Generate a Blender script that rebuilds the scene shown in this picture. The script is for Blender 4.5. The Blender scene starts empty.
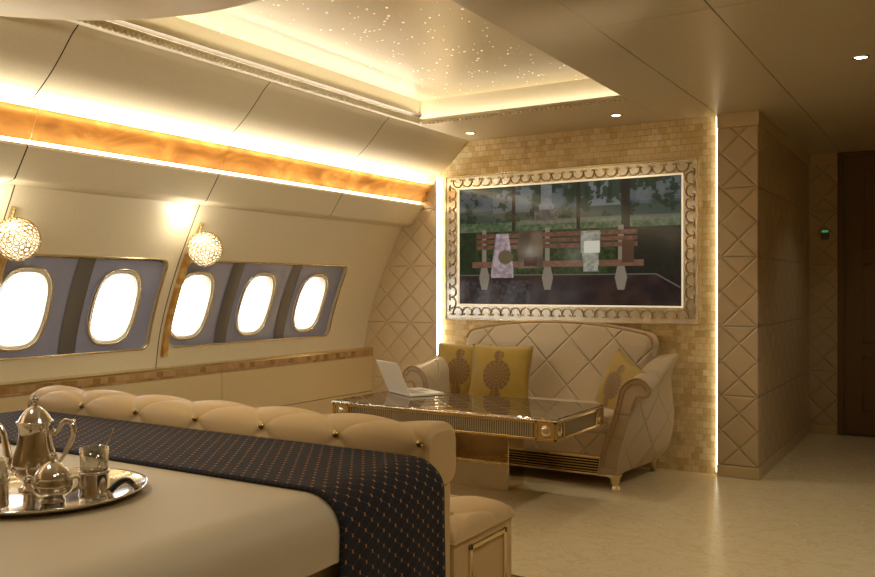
import bpy, bmesh, math, random
from mathutils import Vector, Matrix, noise
random.seed(7)
PI = math.pi
sc = bpy.context.scene
C = sc.collection

# ------------------------------------------------------------------ materials
def lin(c):
    return tuple(((v/255)/12.92 if v/255 <= .04045 else ((v/255+.055)/1.055)**2.4) for v in c)+(1.0,)
class NT:
    def __init__(s, name):
        s.m = bpy.data.materials.new(name); s.m.use_nodes = True
        s.t = s.m.node_tree; s.b = s.t.nodes['Principled BSDF']
        s.out = s.t.nodes['Material Output']
    def n(s, typ, **kw):
        n = s.t.nodes.new(typ)
        for k, v in kw.items(): setattr(n, k, v)
        return n
    def link(s, a, b): s.t.links.new(a, b)
    def val(s, x, sock):
        if isinstance(x, (int, float)): sock.default_value = x
        else: s.link(x, sock)
    def math(s, op, a, b=None, c=None):
        n = s.n('ShaderNodeMath', operation=op); s.val(a, n.inputs[0])
        if b is not None: s.val(b, n.inputs[1])
        if c is not None: s.val(c, n.inputs[2])
        return n.outputs[0]
    def ramp(s, fac, stops):
        n = s.n('ShaderNodeValToRGB'); s.link(fac, n.inputs[0])
        e = n.color_ramp.elements
        while len(e) < len(stops): e.new(.5)
        for i, (p, c) in enumerate(stops):
            e[i].position = p; e[i].color = lin(c) if len(c) == 3 else c
        return n.outputs[0]
    def coords(s, kind='Object', scale=(1, 1, 1), rot=(0, 0, 0)):
        t = s.n('ShaderNodeTexCoord'); mp = s.n('ShaderNodeMapping')
        mp.inputs['Scale'].default_value = scale; mp.inputs['Rotation'].default_value = rot
        s.link(t.outputs[kind], mp.inputs[0]); return mp.outputs[0]
    def noise(s, vec, scale=5, detail=4, dist=0):
        n = s.n('ShaderNodeTexNoise'); n.inputs['Scale'].default_value = scale
        n.inputs['Detail'].default_value = detail; n.inputs['Distortion'].default_value = dist
        s.link(vec, n.inputs['Vector']); return n.outputs[0]
    def mix(s, fac, a, b, mode='MIX'):
        n = s.n('ShaderNodeMix', data_type='RGBA', blend_type=mode)
        s.val(fac, n.inputs[0])
        for x, k in ((a, 6), (b, 7)):
            if isinstance(x, tuple): n.inputs[k].default_value = lin(x) if len(x) == 3 else x
            else: s.link(x, n.inputs[k])
        return n.outputs[2]
    def bump(s, h, dist=.01, strength=1.0, normal=None):
        n = s.n('ShaderNodeBump'); n.inputs['Distance'].default_value = dist
        n.inputs['Strength'].default_value = strength
        s.link(h, n.inputs['Height'])
        if normal is not None: s.link(normal, n.inputs['Normal'])
        s.link(n.outputs[0], s.b.inputs['Normal']); return n.outputs[0]
    def set(s, **kw):
        for k, v in kw.items():
            k = {'color': 'Base Color', 'rough': 'Roughness', 'metal': 'Metallic', 'spec': 'Specular IOR Level',
                 'coat': 'Coat Weight', 'coatr': 'Coat Roughness', 'trans': 'Transmission Weight', 'ior': 'IOR',
                 'ecol': 'Emission Color', 'estr': 'Emission Strength', 'sheen': 'Sheen Weight'}[k]
            i = s.b.inputs[k]
            if isinstance(v, tuple): i.default_value = lin(v)
            elif isinstance(v, (int, float)): i.default_value = v
            else: s.link(v, i)
        return s

def leather(name, col, col2, rough=.45, grain=900, spec=.4, coat=0):
    k = NT(name); v = k.coords()
    f = k.noise(v, 3, 3); f2 = k.noise(v, grain/8, 2)
    c = k.mix(k.math('MULTIPLY', f2, .8), k.mix(f, col, col2), tuple(int(x*.93) for x in col))
    k.set(color=c, rough=rough, spec=spec, coat=coat, coatr=.25)
    k.bump(k.noise(v, grain, 2), .0006, .5)
    return k.m

def metal(name, col, rough=.15):
    k = NT(name); v = k.coords()
    r = k.math('MULTIPLY_ADD', k.noise(v, 30, 2), .12, rough-.05)
    k.set(color=col, metal=1.0, rough=r); return k.m

def emis(name, col, s):
    k = NT(name); k.set(color=col, ecol=col, estr=s, rough=.4); return k.m

def quilt_nodes(k, hs, vs, a, b, w, seam=None, z0=0):
    """diamond stitched lines -> height socket"""
    s1 = k.math('MULTIPLY', hs, 1/a); s2 = k.math('MULTIPLY', k.math('SUBTRACT', vs, z0), 1/b)
    def d(x):
        f = k.math('FRACT', x); return k.math('SUBTRACT', .5, k.math('ABSOLUTE', k.math('SUBTRACT', f, .5)))
    q = k.math('MINIMUM', d(k.math('ADD', s1, s2)), d(k.math('SUBTRACT', s1, s2)))
    h = k.math('POWER', k.math('MINIMUM', k.math('DIVIDE', q, w), 1.0), .5)
    if seam:
        t = d(k.math('MULTIPLY', k.math('SUBTRACT', vs, z0), 1/seam))
        h2 = k.math('POWER', k.math('MINIMUM', k.math('DIVIDE', t, .02), 1.0), .5)
        h = k.math('MINIMUM', h, h2)
    return h
def quilt(name, col, col2, axis, a, b, w=.12, seam=None, z0=0, dist=.008, rough=.5, h0=0, dark=.75):
    k = NT(name); t = k.n('ShaderNodeTexCoord'); sp = k.n('ShaderNodeSeparateXYZ')
    k.link(t.outputs['Object'], sp.inputs[0])
    hh = k.math('ADD', sp.outputs[axis], h0)
    h = quilt_nodes(k, hh, sp.outputs[2], a, b, w, seam, z0)
    f = k.noise(t.outputs['Object'], 4, 3)
    f2 = k.noise(t.outputs['Object'], 140, 2)
    c = k.mix(k.math('MULTIPLY', f2, .7), k.mix(f, col, col2), tuple(int(x*.9) for x in col))
    stitch = k.math('LESS_THAN', h, .35)
    c = k.mix(k.math('MULTIPLY', stitch, .5), c, tuple(int(x*dark) for x in col))
    k.set(color=c, rough=rough, spec=.35)
    k.bump(h, dist, 1.0); return k.m

M = {}
M['ceil'] = leather('tan_ceiling_leather', (206, 190, 156), (198, 181, 146), .34, 700, .5)
M['lining'] = leather('champagne_lining', (224, 210, 178), (217, 202, 168), .38, 600, .5)
M['bed'] = leather('bed_leather', (212, 182, 132), (204, 172, 120), .48, 500, .3)
M['panel'] = leather('cream_panel', (208, 188, 144), (198, 176, 130), .4, 500, .5)
M['dark'] = leather('shadow_gap', (60, 48, 32), (50, 40, 28), .6)
M['gold'] = metal('polished_gold', (212, 186, 126), .18)
M['pgold'] = metal('pale_gold', (226, 210, 170), .22)
M['scroll'] = metal('aged_gold', (176, 154, 112), .3)
M['silver'] = metal('polished_silver', (236, 230, 220), .12)
M['mirror'] = metal('bronze_mirror', (216, 200, 170), .03)
M['black'] = leather('black_plastic', (22, 19, 17), (18, 16, 15), .35)
M['wood'] = leather('brown_door_leather', (118, 94, 62), (108, 84, 54), .4, 300)
M['led'] = emis('led_strip', (255, 238, 205), 20)
M['ledsoft'] = emis('led_strip_soft', (255, 234, 190), 5)
M['lip'] = emis('glowing_lip', (255, 240, 205), .4)  # frame lip made to glow for a bright edge line, not a lamp
M['led2'] = emis('led_strip_slim', (255, 240, 208), 4)
M['bulb'] = emis('lamp_lens', (255, 236, 200), 25)
M['laptop'] = leather('white_laptop', (240, 232, 212), (236, 228, 208), .3, 900)
M['laptopkey'] = leather('laptop_keys', (180, 176, 168), (170, 166, 158), .4)
M['blue'] = leather('blue_plastic', (60, 96, 130), (54, 90, 120), .4)
M['base'] = leather('bed_base_fabric', (150, 130, 98), (140, 120, 90), .7, 400)
M['pipe'] = leather('piping', (176, 142, 100), (168, 134, 92), .5)
M['quiltX'] = quilt('quilted_wall_front', (204, 182, 146), (196, 174, 136), 0, .21, .21, .07, .42, .07, .008, .45, h0=1.05, dark=.88)
M['quiltY'] = quilt('quilted_wall_side', (204, 182, 146), (196, 174, 136), 1, .21, .21, .10, .42, .07, .012, .4, h0=.07, dark=.85)
M['quiltL'] = quilt('quilted_wall_left', (220, 198, 158), (212, 188, 148), 0, .21, .21, .07, .42, .045, .007, .45, h0=.16, dark=.88)
M['sofaq'] = quilt('sofa_quilted_leather', (206, 188, 156), (198, 178, 144), 0, .30, .31, .05, None, .05, .009, .4, h0=.03, dark=.92)
M['sofaqY'] = quilt('sofa_quilted_arm', (192, 172, 140), (184, 164, 130), 1, .30, .31, .04, None, .05, .007, .4, h0=.1, dark=.92)
M['sofa'] = leather('sofa_leather', (198, 178, 146), (190, 170, 136), .4, 400)

# runner: lattice in UV (metres)
k = NT('runner_cloth'); uv = k.n('ShaderNodeTexCoord'); sp = k.n('ShaderNodeSeparateXYZ'); k.link(uv.outputs['UV'], sp.inputs[0])
a = k.math('MULTIPLY', sp.outputs[1], 1/.052); b = k.math('MULTIPLY', sp.outputs[0], 1/.038)
def dd(k, x):
    return k.math('SUBTRACT', .5, k.math('ABSOLUTE', k.math('SUBTRACT', k.math('FRACT', x), .5)))
d1 = dd(k, k.math('ADD', a, b)); d2 = dd(k, k.math('SUBTRACT', a, b))
line = k.math('LESS_THAN', k.math('MINIMUM', d1, d2), .016)
dot = k.math('MULTIPLY', k.math('LESS_THAN', k.math('ADD', d1, d2), .24), k.math('LESS_THAN', dd(k, k.math('MULTIPLY', sp.outputs[1], 1/.026)), .075))
weave = k.noise(uv.outputs['UV'], 900, 2)
c0 = k.mix(weave, (24, 24, 30), (44, 42, 46))
c1 = k.mix(k.math('MULTIPLY', line, .32), c0, (140, 120, 96))
c2 = k.mix(dot, c1, (196, 132, 66))
k.set(color=c2, rough=.85, spec=.2, sheen=.05); k.bump(weave, .002, .6); M['runner'] = k.m

# coverlet
k = NT('bed_coverlet'); v = k.coords()
c = k.mix(k.noise(v, 3, 3), (196, 182, 152), (188, 172, 142)); k.set(color=c, rough=.5, spec=.35, sheen=.1)
k.bump(k.noise(v, 2.2, 2), .02, .25); M['cover'] = k.m

# floor
k = NT('cream_floor'); v = k.coords()
w1 = k.noise(v, 2.6, 3, 2.5)
band = k.math('LESS_THAN', k.math('ABSOLUTE', k.math('SUBTRACT', w1, .5)), .014)
w2 = k.noise(v, 4.6, 2, 3.5)
band2 = k.math('LESS_THAN', k.math('ABSOLUTE', k.math('SUBTRACT', w2, .46)), .016)
bb = k.math('MAXIMUM', band, band2)
c = k.mix(k.noise(v, 14, 4), (218, 202, 162), (208, 190, 148))
c = k.mix(k.math('MULTIPLY', bb, .35), c, (196, 166, 116))
k.set(color=c, rough=k.math('MULTIPLY_ADD', k.noise(v, 30, 2), .1, .2), spec=.5); M['floor'] = k.m

# mosaic
def mosaic(name, ax, ca, cb, cc, rough=.22):
    k = NT(name); t = k.n('ShaderNodeTexCoord'); sp = k.n('ShaderNodeSeparateXYZ'); k.link(t.outputs['Object'], sp.inputs[0])
    cb_ = k.n('ShaderNodeCombineXYZ'); k.link(sp.outputs[ax], cb_.inputs[0]); k.link(sp.outputs[2], cb_.inputs[1])
    br = k.n('ShaderNodeTexBrick'); br.offset = .5; br.inputs['Scale'].default_value = 1
    br.inputs['Brick Width'].default_value = .046; br.inputs['Row Height'].default_value = .04
    br.inputs['Mortar Size'].default_value = .0008; br.inputs['Bias'].default_value = 0
    br.inputs['Color1'].default_value = (0, 0, 0, 1); br.inputs['Color2'].default_value = (1, 1, 1, 1)
    br.inputs['Mortar'].default_value = (.3, .3, .3, 1)
    k.link(cb_.outputs[0], br.inputs['Vector'])
    n1 = k.noise(t.outputs['Object'], 60, 3, 1.5)
    f = k.math('ADD', k.math('MULTIPLY', br.outputs['Color'], .4), k.math('MULTIPLY', n1, .75))
    c = k.ramp(f, [(.15, ca), (.5, cb), (.95, cc)])
    c = k.mix(k.math('MULTIPLY', br.outputs['Fac'], .5), c, tuple(int(x*.7) for x in ca))
    k.set(color=c, rough=k.math('MULTIPLY_ADD', br.outputs['Color'], .25, rough), spec=.6)
    k.bump(k.math('ADD', k.math('MULTIPLY', br.outputs['Color'], .5), k.math('MULTIPLY', br.outputs['Fac'], -1.0)), .004, .8)
    return k.m
M['mosaic'] = mosaic('mother_of_pearl_mosaic', 0, (190, 158, 102), (216, 190, 134), (240, 222, 178))
M['mosaicY'] = mosaic('amber_mosaic_edge', 1, (128, 94, 54), (160, 124, 78), (192, 158, 108))

# onyx (backlit, translucent)
def onyx(name, scale=(1, 1, 1), transl=.55):
    k = NT(name); v = k.coords(scale=scale)
    f = k.noise(v, 7, 6, 2.0)
    c = k.ramp(f, [(.3, (158, 116, 54)), (.48, (186, 144, 76)), (.6, (206, 168, 102)), (.75, (228, 202, 146))])
    k.set(color=c, rough=.2, spec=.5)
    tr = k.n('ShaderNodeBsdfTranslucent'); k.link(k.mix(.2, c, (255, 245, 225)), tr.inputs[0])
    mx = k.n('ShaderNodeMixShader'); mx.inputs[0].default_value = transl
    k.link(k.b.outputs[0], mx.inputs[1]); k.link(tr.outputs[0], mx.inputs[2]); k.link(mx.outputs[0], k.out.inputs[0])
    return k.m
M['onyx'] = onyx('amber_onyx', (1, .45, 1), .6)
M['onyx2'] = onyx('amber_onyx_solid', (1, 1, 1), .0); M['onyx2'].node_tree.nodes['Color Ramp'].color_ramp.elements[0].color = lin((186, 116, 44))

M['onyx3'] = onyx('honey_onyx', (3, 3, 3), .0)
for q_, c_ in enumerate(((200, 160, 92), (226, 190, 124), (238, 216, 164), (250, 240, 212))): M['onyx3'].node_tree.nodes['Color Ramp'].color_ramp.elements[q_].color = lin(c_)
# gray lacquer
def lacquer(name, c1, c2):
    k = NT(name); v = k.coords(); f = k.noise(v, 260, 2)
    k.set(color=k.mix(f, c1, c2), metal=.15, rough=.3, spec=.6, coat=.3, coatr=.15); return k.m
M['gray'] = lacquer('violet_gray_lacquer', (160, 164, 190), (140, 144, 172))
M['band'] = lacquer('dark_taupe_lacquer', (112, 108, 104), (96, 92, 90))
k = NT('window_surround'); k.set(color=(236, 228, 212), rough=.25, spec=.6); k.bump(k.noise(k.coords(), 300, 2), .0004, .3); M['reveal'] = k.m
# thin pane
k = NT('window_pane'); gl = k.n('ShaderNodeBsdfGlossy'); gl.inputs['Roughness'].default_value = .05
tp = k.n('ShaderNodeBsdfTransparent'); mx = k.n('ShaderNodeMixShader'); 
tp.inputs[0].default_value = (.95, .97, 1, 1)
mx.inputs[0].default_value = .05; k.link(tp.outputs[0], mx.inputs[1]); k.link(gl.outputs[0], mx.inputs[2]); k.link(mx.outputs[0], k.out.inputs[0])
M['pane'] = k.m
# glass
k = NT('clear_glass'); k.set(color=(250, 246, 238), rough=.04, metal=1.0)
tp = k.n('ShaderNodeBsdfTransparent'); tp.inputs[0].default_value = (.93, .93, .9, 1); mx = k.n('ShaderNodeMixShader'); lw = k.n('ShaderNodeLayerWeight'); lw.inputs[0].default_value = .35
k.link(k.math('MULTIPLY_ADD', lw.outputs[1], .75, .12), mx.inputs[0]); k.link(tp.outputs[0], mx.inputs[1]); k.link(k.b.outputs[0], mx.inputs[2]); k.link(mx.outputs[0], k.out.inputs[0]); M['glass'] = k.m
# star ceiling
k = NT('star_ceiling'); v = k.coords()
vo = k.n('ShaderNodeTexVoronoi'); vo.inputs['Scale'].default_value = 34; k.link(v, vo.inputs['Vector'])
sp2 = k.n('ShaderNodeSeparateXYZ'); k.link(vo.outputs['Color'], sp2.inputs[0])
sz = k.math('MULTIPLY', sp2.outputs[0], .2)
pick = k.math('GREATER_THAN', sp2.outputs[1], .45)
st = k.math('MULTIPLY', k.math('LESS_THAN', vo.outputs['Distance'], sz), pick)
k.set(color=k.mix(k.noise(v, 200, 2), (236, 222, 184), (220, 204, 164)), rough=.34, spec=.6, metal=.2,
      ecol=(255, 246, 220), estr=k.math('MULTIPLY', st, 2.2))
k.bump(k.noise(v, 350, 2), .001, .6); M['star'] = k.m
# pillow fabric
def pillow_mat(name):
    k = NT(name); t = k.n('ShaderNodeTexCoord'); sp = k.n('ShaderNodeSeparateXYZ'); k.link(t.outputs['UV'], sp.inputs[0])
    x = k.math('SUBTRACT', sp.outputs[0], .5); y = k.math('SUBTRACT', sp.outputs[1], .5)
    r = k.math('SQRT', k.math('ADD', k.math('POWER', k.math('MULTIPLY', x, 1.1), 2), k.math('POWER', y, 2)))
    def blob(cy, rad):
        return k.math('LESS_THAN', k.math('SQRT', k.math('ADD', k.math('POWER', x, 2), k.math('POWER', k.math('SUBTRACT', y, cy), 2))), rad)
    med = k.math('LESS_THAN', r, .24)
    shape = k.math('MAXIMUM', med, k.math('MAXIMUM', blob(.31, .08), k.math('MAXIMUM', blob(-.30, .085), blob(-.385, .035))))
    an = k.math('ARCTAN2', y, x)
    pet = k.math('SINE', k.math('MULTIPLY', an, 16)); ring = k.math('SINE', k.math('MULTIPLY', r, 130))
    lace = k.math('GREATER_THAN', k.math('ADD', k.math('ADD', pet, ring), k.math('MULTIPLY', k.noise(t.outputs['UV'], 60, 3), 1.2)), .35)
    f = k.math('MULTIPLY', shape, k.math('MULTIPLY_ADD', lace, .45, .5))
    w = k.noise(t.outputs['UV'], 8, 3)
    c = k.mix(f, k.mix(w, (166, 136, 44), (150, 121, 38)), (112, 80, 44))
    k.set(color=c, rough=.5, spec=.35, sheen=.15); k.bump(k.noise(t.outputs['UV'], 250, 2), .001, .5); return k.m
M['pillow'] = pillow_mat('olive_gold_satin')
# fluted crystal panel
def fluted(name, ax):
    k = NT(name); t = k.n('ShaderNodeTexCoord'); sp = k.n('ShaderNodeSeparateXYZ'); k.link(t.outputs['Object'], sp.inputs[0])
    s = k.math('SINE', k.math('MULTIPLY', sp.outputs[ax], 2*PI/.013))
    f = k.math('MULTIPLY_ADD', s, .5, .5)
    k.set(color=k.mix(f, (110, 96, 74), (214, 200, 172)), metal=.7, rough=.22); k.bump(f, .004, 1.0); return k.m
M['flX'] = fluted('fluted_crystal_long', 0); M['flY'] = fluted('fluted_crystal_short', 1)
# table top: bevelled mirror glass with lozenge lattice
k = NT('bevelled_mirror_top'); t = k.n('ShaderNodeTexCoord'); sp = k.n('ShaderNodeSeparateXYZ'); k.link(t.outputs['Object'], sp.inputs[0])
a = k.math('MULTIPLY', sp.outputs[0], 1/.19); b = k.math('MULTIPLY', sp.outputs[1], 1/.19)
q = k.math('MINIMUM', dd(k, k.math('ADD', a, b)), dd(k, k.math('SUBTRACT', a, b)))
ln = k.math('LESS_THAN', q, .035)
k.set(color=k.mix(ln, (150, 136, 112), (214, 200, 170)), metal=.85, rough=k.math('MULTIPLY_ADD', ln, .1, .05))
k.bump(k.math('MINIMUM', k.math('DIVIDE', q, .06), 1.0), .0012, .6); M['ttop'] = k.m
# crystal boss / beads
k = NT('crystal_boss'); k.set(color=(226, 214, 190), metal=.9, rough=.08); M['crystal'] = k.m
k = NT('lamp_crystal'); k.set(color=(255, 246, 226), rough=.1, ecol=(255, 240, 208), estr=1.3); M['lampcrystal'] = k.m
k = NT('frame_mirror'); k.set(color=(246, 240, 224), metal=.6, rough=.22); M['fmirror'] = k.m
k = NT('screen_glass')
at = k.n('ShaderNodeVertexColor'); at.layer_name = 'Col'
k.set(color=(10, 10, 10), rough=.12, spec=.2, estr=1.0, ecol=at.outputs[0]); M['screen'] = k.m
k = NT('green_display'); k.set(color=(20, 60, 30), ecol=(70, 150, 80), estr=.6); M['green'] = k.m

# ------------------------------------------------------------------ mesh helpers
class MB:
    def __init__(s): s.v = []; s.f = []; s.mi = []; s.sm = []; s.uv = {}; s.cur = 0; s.smooth = False
    def add(s, vs, fs, smooth=None):
        o = len(s.v); s.v += [tuple(p) for p in vs]
        for f in fs:
            s.f.append(tuple(i+o for i in f)); s.mi.append(s.cur); s.sm.append(s.smooth if smooth is None else smooth)
        return s
    def box(s, x0, x1, y0, y1, z0, z1):
        v = [(x, y, z) for x in (x0, x1) for y in (y0, y1) for z in (z0, z1)]
        return s.add(v, [(0, 1, 3, 2), (4, 6, 7, 5), (0, 4, 5, 1), (2, 3, 7, 6), (0, 2, 6, 4), (1, 5, 7, 3)], False)
    def prism_y(s, poly, y0, y1, smooth=False):      # poly in (x,z)
        n = len(poly); v = [(x, y0, z) for x, z in poly]+[(x, y1, z) for x, z in poly]
        s.add(v, [(i, (i+1) % n, (i+1) % n+n, i+n) for i in range(n)], smooth)
        return s.add(v, [tuple(range(n)), tuple(reversed(range(n, 2*n)))], False)
    def prism_x(s, poly, x0, x1, smooth=False):      # poly in (y,z)
        n = len(poly); v = [(x0, y, z) for y, z in poly]+[(x1, y, z) for y, z in poly]
        s.add(v, [(i, (i+1) % n, (i+1) % n+n, i+n) for i in range(n)], smooth)
        return s.add(v, [tuple(range(n)), tuple(reversed(range(n, 2*n)))], False)
    def grid(s, f, nu, nv, closeu=False, closev=False, smooth=True):
        v = [f(i/(nu if closeu else nu-1), j/(nv if closev else nv-1)) for i in range(nu) for j in range(nv)]
        fs = []
        for i in range(nu if closeu else nu-1):
            for j in range(nv if closev else nv-1):
                i2 = (i+1) % nu; j2 = (j+1) % nv
                fs.append((i*nv+j, i2*nv+j, i2*nv+j2, i*nv+j2))
        return s.add(v, fs, smooth)
    def lathe(s, prof, c=(0, 0, 0), seg=32, M_=None):
        v = []; n = len(prof)
        for k in range(seg):
            a = 2*PI*k/seg
            for r, z in prof:
                p = Vector((r*math.cos(a), r*math.sin(a), z))
                if M_ is not None: p = M_ @ p
                v.append((p.x+c[0], p.y+c[1], p.z+c[2]))
        fs = [(k*n+j, ((k+1) % seg)*n+j, ((k+1) % seg)*n+j+1, k*n+j+1) for k in range(seg) for j in range(n-1)]
        return s.add(v, fs, True)
    def tube(s, pts, r, seg=10, cap=True, closed=False, flat=1.0):
        pts = [Vector(p) for p in pts]; n = len(pts)
        rs = r if isinstance(r, (list, tuple)) else [r]*n
        v = []; up = None
        for i in range(n):
            if closed: t = pts[(i+1) % n]-pts[i-1]
            else: t = pts[min(i+1, n-1)]-pts[max(i-1, 0)]
            t.normalize()
            if up is None:
                up = Vector((0, 0, 1)) if abs(t.z) < .9 else Vector((1, 0, 0))
            a = (up-t*up.dot(t)).normalized(); b = t.cross(a); up = a
            for k in range(seg):
                w = 2*PI*k/seg; v.append(tuple(pts[i]+(a*math.cos(w)*flat+b*math.sin(w))*rs[i]))
        fs = []
        for i in range(n if closed else n-1):
            j = (i+1) % n
            for k in range(seg): fs.append((i*seg+k, i*seg+(k+1) % seg, j*seg+(k+1) % seg, j*seg+k))
        s.add(v, fs, True)
        if cap and not closed:
            s.add(v[:seg], [tuple(reversed(range(seg)))], False); s.add(v[-seg:], [tuple(range(seg))], False)
        return s
    def sphere(s, c, r, nu=12, nv=8, sq=(1, 1, 1)):
        prof = [(max(1e-5, r*math.sin(PI*j/nv)), -r*math.cos(PI*j/nv)) for j in range(nv+1)]
        v = []; n = nv+1
        for k in range(nu):
            a = 2*PI*k/nu
            for q, z in prof: v.append((c[0]+q*math.cos(a)*sq[0], c[1]+q*math.sin(a)*sq[1], c[2]+z*sq[2]))
        return s.add(v, [(k*n+j, ((k+1) % nu)*n+j, ((k+1) % nu)*n+j+1, k*n+j+1) for k in range(nu) for j in range(nv)], True)
    def loft(s, loops, smooth=True, caps=True):
        n = len(loops[0]); v = [p for l in loops for p in l]; fs = []
        for i in range(len(loops)-1):
            for k in range(n): fs.append((i*n+k, i*n+(k+1) % n, (i+1)*n+(k+1) % n, (i+1)*n+k))
        s.add(v, fs, smooth)
        if caps:
            s.add(loops[0], [tuple(reversed(range(n)))], False); s.add(loops[-1], [tuple(range(n))], False)
        return s
    def xf(s, mat):
        s.v = [tuple(mat @ Vector(p)) for p in s.v]; return s

def mk(name, mb, mats, parent=None, bevel=0, seg=2, uvf=None, merge=False, sub=0, origin=None):
    me = bpy.data.meshes.new(name)
    vs = mb.v
    o = bpy.data.objects.new(name, me)
    if origin is not None:
        vs = [(x-origin[0], y-origin[1], z-origin[2]) for x, y, z in vs]
    me.from_pydata(vs, [], mb.f)
    if not isinstance(mats, (list, tuple)): mats = [mats]
    for m in mats: me.materials.append(M[m] if isinstance(m, str) else m)
    for p, i, sm in zip(me.polygons, mb.mi, mb.sm): p.material_index = i; p.use_smooth = sm
    if uvf:
        l = me.uv_layers.new(name='UVMap')
        for p in me.polygons:
            for li in p.loop_indices:
                l.data[li].uv = uvf(mb.v[me.loops[li].vertex_index])
    bm = bmesh.new(); bm.from_mesh(me)
    if merge: bmesh.ops.remove_doubles(bm, verts=bm.verts, dist=1e-5)
    bmesh.ops.recalc_face_normals(bm, faces=bm.faces); bm.to_mesh(me); bm.free()
    C.objects.link(o)
    if origin is not None: o.location = origin
    if parent is not None: o.parent = parent
    if bevel:
        b = o.modifiers.new('bevel', 'BEVEL'); b.width = bevel; b.segments = seg; b.limit_method = 'ANGLE'; b.angle_limit = .6
        b.harden_normals = False
    if sub:
        b = o.modifiers.new('sub', 'SUBSURF'); b.levels = sub; b.render_levels = sub
    return o
def struct(name, mb, mats, **kw):
    o = mk(name, mb, mats, **kw); o['kind'] = 'structure'; return o
def tag(o, label, cat, group=None):
    o['label'] = label; o['category'] = cat
    if group: o['group'] = group
    return o
def thing(name, label, cat, loc=(0, 0, 0), group=None):
    o = bpy.data.objects.new(name, None); C.objects.link(o); o.location = loc; o.empty_display_size = .1
    return tag(o, label, cat, group)
def part(name, mb, mats, root, **kw):
    """mesh given in world coordinates, parented to a root empty / part at root location"""
    rl = root.matrix_world.translation if False else Vector(root.get('_w', root.location))
    o = mk(name, mb, mats, origin=tuple(rl), **kw)
    o.parent = root; o.location = (0, 0, 0)
    o['_w'] = tuple(rl)
    return o
def copy_tree(o, parent=None):
    c = o.copy(); C.objects.link(c)
    if parent is not None: c.parent = parent
    for ch in list(o.children):
        copy_tree(ch, c)
    return c

# ------------------------------------------------------------------ left wall profile
PR = [(-3.943, .69), (-3.907, .892), (-3.829, 1.117), (-3.738, 1.319), (-3.586, 1.603)]
def XZ(z):
    # smooth quadratic fit through profile
    if z <= PR[0][1]: return PR[0][0]
    for i in range(len(PR)-1):
        if z <= PR[i+1][1]:
            p0 = PR[max(i-1, 0)]; p1 = PR[i]; p2 = PR[i+1]; p3 = PR[min(i+2, len(PR)-1)]
            t = (z-p1[1])/(p2[1]-p1[1]); h = p2[1]-p1[1]
            m1 = (p2[0]-p0[0])/(p2[1]-p0[1])*h if i else (p2[0]-p1[0]); m2 = (p3[0]-p1[0])/(p3[1]-p1[1])*h if i < len(PR)-2 else (p2[0]-p1[0])
            return (2*t**3-3*t*t+1)*p1[0]+(t**3-2*t*t+t)*m1+(-2*t**3+3*t*t)*p2[0]+(t**3-t*t)*m2
    return PR[-1][0]
H = 2.2; YW = 5.39; YQ = 5.355; YB = -2.2; XR = 1.9

def rrect(y0, y1, z0, z1, r, n=8):
    pts = []
    for cy, cz, a0 in ((y1-r, z1-r, 0), (y0+r, z1-r, PI/2), (y0+r, z0+r, PI), (y1-r, z0+r, 3*PI/2)):
        for i in range(n+1): a = a0+PI/2*i/n; pts.append((cy+r*math.cos(a), cz+r*math.sin(a)))
    out = []
    for i in range(len(pts)):          # subdivide long straight runs
        p = pts[i]; q = pts[(i+1) % len(pts)]; d = math.hypot(q[0]-p[0], q[1]-p[1]); m = max(1, int(d/.05))
        for j in range(m): out.append((p[0]+(q[0]-p[0])*j/m, p[1]+(q[1]-p[1])*j/m))
    return out
def to_rect(c, pts, y0, y1, z0, z1):
    out = []
    for y, z in pts:
        dy, dz = y-c[0], z-c[1]
        ty = ((y1 if dy > 0 else y0)-c[0])/dy if abs(dy) > 1e-9 else 1e9
        tz = ((z1 if dz > 0 else z0)-c[1])/dz if abs(dz) > 1e-9 else 1e9
        t = min(ty, tz); out.append((c[0]+dy*t, c[1]+dz*t))
    # snap nearest to corners
    for cy in (y0, y1):
        for cz in (z0, z1):
            i = min(range(len(out)), key=lambda q: (out[q][0]-cy)**2+(out[q][1]-cz)**2); out[i] = (cy, cz)
    return out
def ring(mb, inner, outer, fx, k=8):
    n = len(inner); vs = []
    for j in range(k+1):
        t = j/k
        for a, b in zip(inner, outer):
            y = a[0]+(b[0]-a[0])*t; z = a[1]+(b[1]-a[1])*t; vs.append((fx(y, z), y, z))
    fs = [(j*n+i, j*n+(i+1) % n, (j+1)*n+(i+1) % n, (j+1)*n+i) for j in range(k) for i in range(n)]
    mb.add(vs, fs, True)
def wallrim(mb, loop, f0, f1, k=2):
    n = len(loop); vs = []
    for j in range(k+1):
        for y, z in loop: vs.append((f0(y, z)+(f1(y, z)-f0(y, z))*j/k, y, z))
    mb.add(vs, [(j*n+i, j*n+(i+1) % n, (j+1)*n+(i+1) % n, (j+1)*n+i) for j in range(k) for i in range(n)], True)

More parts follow.
